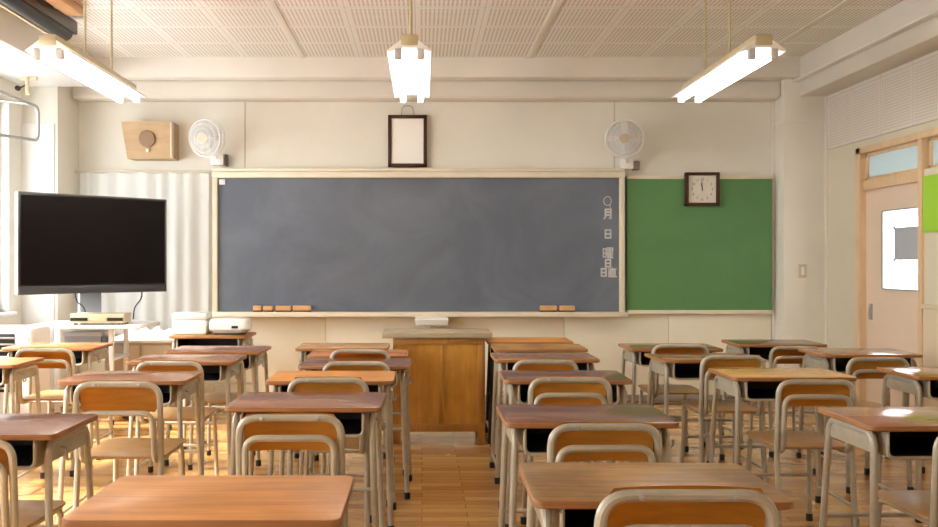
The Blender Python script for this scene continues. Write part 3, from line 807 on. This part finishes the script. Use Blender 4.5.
# ------------------------------------------------------------------ desks
def make_desk():
    t = thing('student_desk', '', 'desk', (0, 0, 0), 0, 'student desks in rows')
    W, D, H = .60, .40, .707
    bm = B(); prism(bm, rrect(-W/2, W/2, 0, D, .028), H-.019, H, 0, 1, .003); obj('desktop', bm, [M_edge, M_edge], t)
    # book tray
    bm = B()
    xa, ya, yb_, za, zb_ = .226, .015, .34, .602, .686
    box(bm, -xa, xa, ya, yb_, za-.004, za, 0); box(bm, -xa-.004, -xa, ya, yb_, za-.004, zb_, 0); box(bm, xa, xa+.004, ya, yb_, za-.004, zb_, 0); box(bm, -xa, xa, yb_, yb_+.004, za-.004, zb_, 0)
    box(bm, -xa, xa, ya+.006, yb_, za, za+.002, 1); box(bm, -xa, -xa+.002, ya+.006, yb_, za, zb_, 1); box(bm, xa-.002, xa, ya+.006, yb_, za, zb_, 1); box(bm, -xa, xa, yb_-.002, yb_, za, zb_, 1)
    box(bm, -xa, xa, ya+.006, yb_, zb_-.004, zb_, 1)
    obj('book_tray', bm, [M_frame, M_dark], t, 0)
    bm = B(); tube(bm, fillet([(-xa-.006, ya, zb_-.01), (-xa-.006, ya, za-.006), (xa+.006, ya, za-.006), (xa+.006, ya, zb_-.01)], .03), .006, 8); obj('tray_lip', bm, M_frame, t)
    xl = .262
    for s in (-1, 1):
        for yf_, yt_, ym in ((.008, .045, .2), (.402, .36, .2)):
            bm = B(); tube(bm, fillet([(s*(xl+.024), yf_, .012), (s*xl, yt_, .670), (s*xl, ym, .670)], .05), .0125, 10); l = obj('leg', bm, M_frame, t)
            bm = B(); lathe(bm, [(.0155, 0), (.0165, .006), (.016, .035), (.013, .036)], 12, 0, Matrix.Translation((s*(xl+.024), yf_, 0))); obj('foot_cap', bm, M_rubber, l)
        bm = B(); box(bm, s*xl-.003, s*xl+.003, .055, .35, .605, .678, 0, .002); obj('side_apron', bm, M_frame, t)
        bm = B(); tube(bm, [(s*(xl+.021), .012, .085), (s*(xl+.021), .398, .085)], .008, 8); obj('foot_rail', bm, M_frame, t)
    bm = B(); tube(bm, [(-xl-.012, .382, .30), (xl+.012, .382, .30)], .009, 8); obj('crossbar', bm, M_frame, t)
    bm = B(); tube(bm, fillet([(xl+.008, .12, .645), (xl+.03, .12, .64), (xl+.03, .12, .60), (xl+.045, .12, .605), (xl+.045, .12, .625)], .012), .0045, 6); obj('bag_hook', bm, M_alu, t)
    return t

TC = {'orange': (220, 152, 76), 'redbrown': (152, 98, 76), 'tan': (186, 144, 84), 'darkred': (128, 80, 66), 'brown': (156, 112, 78),
      'yellow': (222, 174, 96), 'pale': (214, 168, 118), 'rust': (176, 112, 70), 'darkbrown': (124, 88, 62), 'rose': (176, 126, 98), 'redorange': (204, 130, 80)}
TM = {k_: wood('desktop_' + k_, v, (.42 if k_ in ('orange', 'tan') else .15 if k_ in ('rust', 'brown') else .23), .46 if k_ == 'tan' else .22, (2.2, 26, 26), .5 if k_ == 'tan' else .16, .05 if k_ in ('orange', 'tan') else .3) for k_, v in TC.items()}

desks = [
 # X centre, Y front, colour, label
 (-.472, 1.863, 'orange', 'plain orange wooden student desk in the left foreground, cut by the frame bottom'),
 (-.455, 3.33, 'redbrown', 'reddish brown student desk just behind the orange foreground desk'),
 (-.43, 4.08, 'orange', 'light orange desk third in the column left of the aisle to the lectern'),
 (-.365, 4.68, 'darkred', 'dark red brown desk fourth in the column left of the lectern aisle'),
 (-.385, 5.20, 'redorange', 'orange desk fifth in the column left of the lectern aisle'),
 (-.52, 5.66, 'pale', 'pale tan desk at the far end of the column left of the lectern'),
 (.555, 2.01, 'tan', 'worn tan student desk in the centre right foreground with mottled top'),
 (.585, 3.005, 'darkred', 'dark maroon desk second in the column right of the lectern aisle'),
 (.685, 4.10, 'darkred', 'maroon desk third in the column right of the lectern aisle'),
 (.715, 5.0, 'brown', 'brown desk fourth in the column right of the lectern aisle'),
 (.76, 5.60, 'tan', 'tan desk fifth in the column right of the lectern aisle'),
 (.757, 6.12, 'orange', 'orange tan dark legged desk at the far end of the column beside the lectern'),
 (-1.47, 2.80, 'redbrown', 'reddish brown desk at the lower left edge of the view'),
 (-1.40, 4.08, 'rose', 'rosy brown desk with wide orange chair back in front, left of centre'),
 (-1.35, 4.88, 'rose', 'pinkish desk with glare, third in the second column from the windows'),
 (-1.30, 5.45, 'redbrown', 'dark reddish desk in front of the table with white boxes'),
 (-1.615, 6.62, 'tan', 'tan desk by the front wall carrying two white boxes'),
 (-2.49, 4.73, 'pale', 'pale tan desk at the left edge of the view before the heater'),
 (-2.43, 5.69, 'redorange', 'orange red desk right below the television stand'),
 (1.79, 4.21, 'yellow', 'yellow tan student desk with light top right of centre'),
 (1.66, 4.98, 'brown', 'brown desk directly behind the yellow tan desk'),
 (1.63, 5.62, 'brown', 'brown desk at the far end of the column below the green board'),
 (1.80, 2.95, 'rust', 'glossy rust brown desk in the right foreground, window light mirrored on it'),
 (2.69, 4.25, 'rust', 'brown desk at the right edge of the view below the door'),
 (2.71, 5.27, 'brown', 'wide glossy brown desk in front of the door, before the darkest desk'),
 (2.44, 5.93, 'darkbrown', 'dark brown desk at the foot of the column near the door'),
]
desk0 = make_desk()
for i, (x, y, c, lb) in enumerate(desks):
    rz = math.radians(random.uniform(-1.2, 1.2))
    if i == 0:
        o = desk0; o.location = (x, y, 0); o['label'] = lb
    else:
        o = dup(desk0, (x, y, 0), rz, lb)
    for ch in o.children:
        if ch.name.startswith('desktop'):
            ch.material_slots[0].link = 'OBJECT'; ch.material_slots[0].material = TM[c]
        if 'dark legged' in lb and ch.name.startswith('leg'):
            ch.material_slots[0].link = 'OBJECT'; ch.material_slots[0].material = M_framed

# white boxes on the tan desk by the wall
DZ_ = .7075
wb = thing('plastic_case', 'white square plastic case on the tan desk by the front wall', 'case', (-1.785, 6.85, DZ_))
bm = B(); box(bm, -.13, .13, -.1, .1, 0, .11, 0, .012, 3); obj('body', bm, M_white, wb)
bm = B(); box(bm, -.132, .132, -.102, .102, .112, .165, 0, .014, 3); obj('lid', bm, M_white, wb)
wr = thing('portable_radio', 'white rounded portable player on the tan desk by the front wall', 'radio', (-1.485, 6.82, DZ_))
bm = B(); prism(bm, rrect(-.155, .155, -.1, .1, .06), .012, .125, 0, 0, .03); obj('body', bm, M_white, wr)
bm = B(); box(bm, .03, .08, -.104, -.09, .05, .07, 0, .003); obj('display', bm, M_rubber, wr)
bm = B(); prism(bm, rrect(-.12, .12, -.07, .07, .04), 0, .014); obj('base', bm, M_dark, wr)

# ------------------------------------------------------------------ chairs
def make_chair(zi=.678):
    t = thing('student_chair', '', 'chair', (0, 0, 0), 0, 'student chairs at the desks')
    xo, xi = .168, .146
    # rear legs + outer arch
    bm = B(); tube(bm, fillet([(-xo, .022, .43), (-xo, 0, .742), (xo, 0, .742), (xo, .022, .43)], .062, 8), .0125, 10); obj('outer_back_frame', bm, M_frame, t)
    for s in (-1, 1):
        bm = B(); tube(bm, [(s*(xo+.004), -.015, .012), (s*xo, .022, .43)], .0125, 10); l = obj('rear_leg', bm, M_frame, t)
        bm = B(); lathe(bm, [(.0155, 0), (.0165, .006), (.016, .035), (.013, .036)], 12, 0, Matrix.Translation((s*(xo+.004), -.015, 0))); obj('foot_cap', bm, M_rubber, l)
        bm = B(); tube(bm, fillet([(s*xi, .20, .424), (s*xi, .40, .424), (s*(xi+.012), .425, .012)], .05), .0115, 10); l = obj('front_leg', bm, M_frame, t)
        bm = B(); lathe(bm, [(.0155, 0), (.0165, .006), (.016, .035), (.013, .036)], 12, 0, Matrix.Translation((s*(xi+.012), .425, 0))); obj('foot_cap', bm, M_rubber, l)
    bm = B(); tube(bm, fillet([(-xi, .21, .424), (-xi, .005, .424), (-xi, -.012, zi), (xi, -.012, zi), (xi, .005, .424), (xi, .21, .424)], .05, 8), .0115, 10); obj('inner_back_frame', bm, M_frame, t)
    bm = B(); tube(bm, [(-xi, .375, .2), (xi, .375, .2)], .007, 8); tube(bm, [(-xi-.002, .39, .2), (-xi-.002, .375, .2)], .007, 8)
    bm.clear(); tube(bm, [(-xi-.005, .412, .23), (xi+.005, .412, .23)], .008, 8); obj('stretcher', bm, M_frame, t)
    # backrest: curved plywood
    bm = B(); n = 14; hw = .155
    rows = []
    for j in range(8):
        v = j/7
        z = .628 + v*.128
        rows.append([])
        for i in range(n+1):
            u = i/n*2-1
            ww = hw - (.012*(1-math.sqrt(max(0, 1-(max(0, abs(v-.5)*2-.6)/.4)**2))))
            y = .016 + .022*(1-u*u) - .022*(v-.3)
            rows[-1].append(bm.verts.new((u*ww, y, z)))
    for a, b_ in zip(rows, rows[1:]):
        for i in range(n): bm.faces.new((a[i], a[i+1], b_[i+1], b_[i]))
    bmesh.ops.solidify(bm, geom=bm.faces[:], thickness=.009); obj('backrest', bm, M_back, t)
    for s in (-1, 1):
        bm = B(); lathe(bm, [(.007, 0), (.007, .003), (.003, .005)], 10, 0, Matrix.Translation((s*.09, -.0125, .742)) @ Matrix.Rotation(PI/2, 4, 'X')); obj('rivet', bm, M_alu, t)
    bm = B(); prism(bm, rrect(-.175, .175, .03, .41, .04), .436, .448, 0, 0, .003); obj('seat', bm, M_seat, t)
    return t

chairs = [
 # X, Y rear, scale, label
 (.54, 1.79, 1.05, 'chair with scuffed tube frame nearest the camera, at the worn tan desk'),
 (.57, 2.74, 1.0, 'chair pushed to the dark maroon second desk, just behind the worn tan desk'),
 (.64, 3.80, 1.01, 'orange backed chair at the maroon third desk right of the aisle'),
 (.655, 4.66, .985, 'chair at the brown fourth desk right of the aisle, mostly hidden'),
 (-.435, 2.90, 1.0, 'chair at the reddish brown desk behind the orange foreground desk'),
 (-.41, 3.84, 1.0, 'chair at the light orange third desk left of the lectern aisle'),
 (-.34, 4.55, .99, 'chair at the dark red fourth desk left of the lectern aisle'),
 (-.36, 5.12, 1.0, 'chair at the orange fifth desk left of the lectern aisle'),
 (-1.41, 2.69, .95, 'chair cut by the left frame edge at the lower left desk'),
 (-1.245, 3.60, 1.02, 'chair with wide orange backrest at the rosy brown desk, left of centre'),
 (-1.31, 4.56, .99, 'chair at the pinkish desk third in the second column from the windows'),
 (-1.25, 5.36, .92, 'chair pushed in at the dark reddish desk before the white boxes'),
 (-2.23, 5.20, 1.0, 'chair at the orange red desk below the television stand'),
 (1.735, 3.87, .985, 'chair at the yellow tan desk, its whole seat in view'),
 (1.69, 4.78, 1.0, 'chair at the brown desk behind the yellow tan desk'),
 (1.60, 5.45, 1.0, 'chair at the far desk under the green board'),
 (1.80, 2.80, .96, 'chair cut by the right frame edge at the glossy rust brown desk'),
 (2.50, 4.82, .98, 'chair at the glossy brown desk in front of the door'),
 (2.43, 5.72, .95, 'chair at the dark brown desk near the door column'),
]
ch0 = make_chair()
for i, (x, y, s, lb) in enumerate(chairs):
    rz = math.radians(random.uniform(-2, 2))
    if i == 0:
        o = ch0; o.location = (x, y, 0); o['label'] = lb
    else:
        if 'wide orange' in lb:
            o = make_chair(.628); o.location = (x, y, 0); o['label'] = lb
        else:
            o = dup(ch0, (x, y, 0), rz, lb)
    o.scale = (s, s, s)

# ------------------------------------------------------------------ light
w = bpy.data.worlds.new('World'); sc.world = w; w.use_nodes = True
bg = w.node_tree.nodes['Background']
bg.inputs['Color'].default_value = (.96, .985, 1.0, 1); bg.inputs['Strength'].default_value = 2.2
sun = bpy.data.lights.new('sun', 'SUN'); sun.energy = 5.5; sun.angle = math.radians(6); sun.color = (1, .96, .92)
so = bpy.data.objects.new('sun', sun); COL.objects.link(so)
so.rotation_euler = Vector((1.0, .3, -1.0)).to_track_quat('-Z', 'Y').to_euler()

sc.view_settings.view_transform = 'Standard'; sc.view_settings.look = 'None'
sc.view_settings.exposure = 2.02; sc.view_settings.gamma = 1; sc.view_settings.use_curve_mapping = False
sc.cycles.use_denoising = True
sc.cycles.max_bounces = 8; sc.cycles.diffuse_bounces = 5; sc.cycles.glossy_bounces = 4; sc.cycles.transparent_max_bounces = 8
sc.cycles.caustics_reflective = False; sc.cycles.caustics_refractive = False
sc.cycles.sample_clamp_indirect = 8
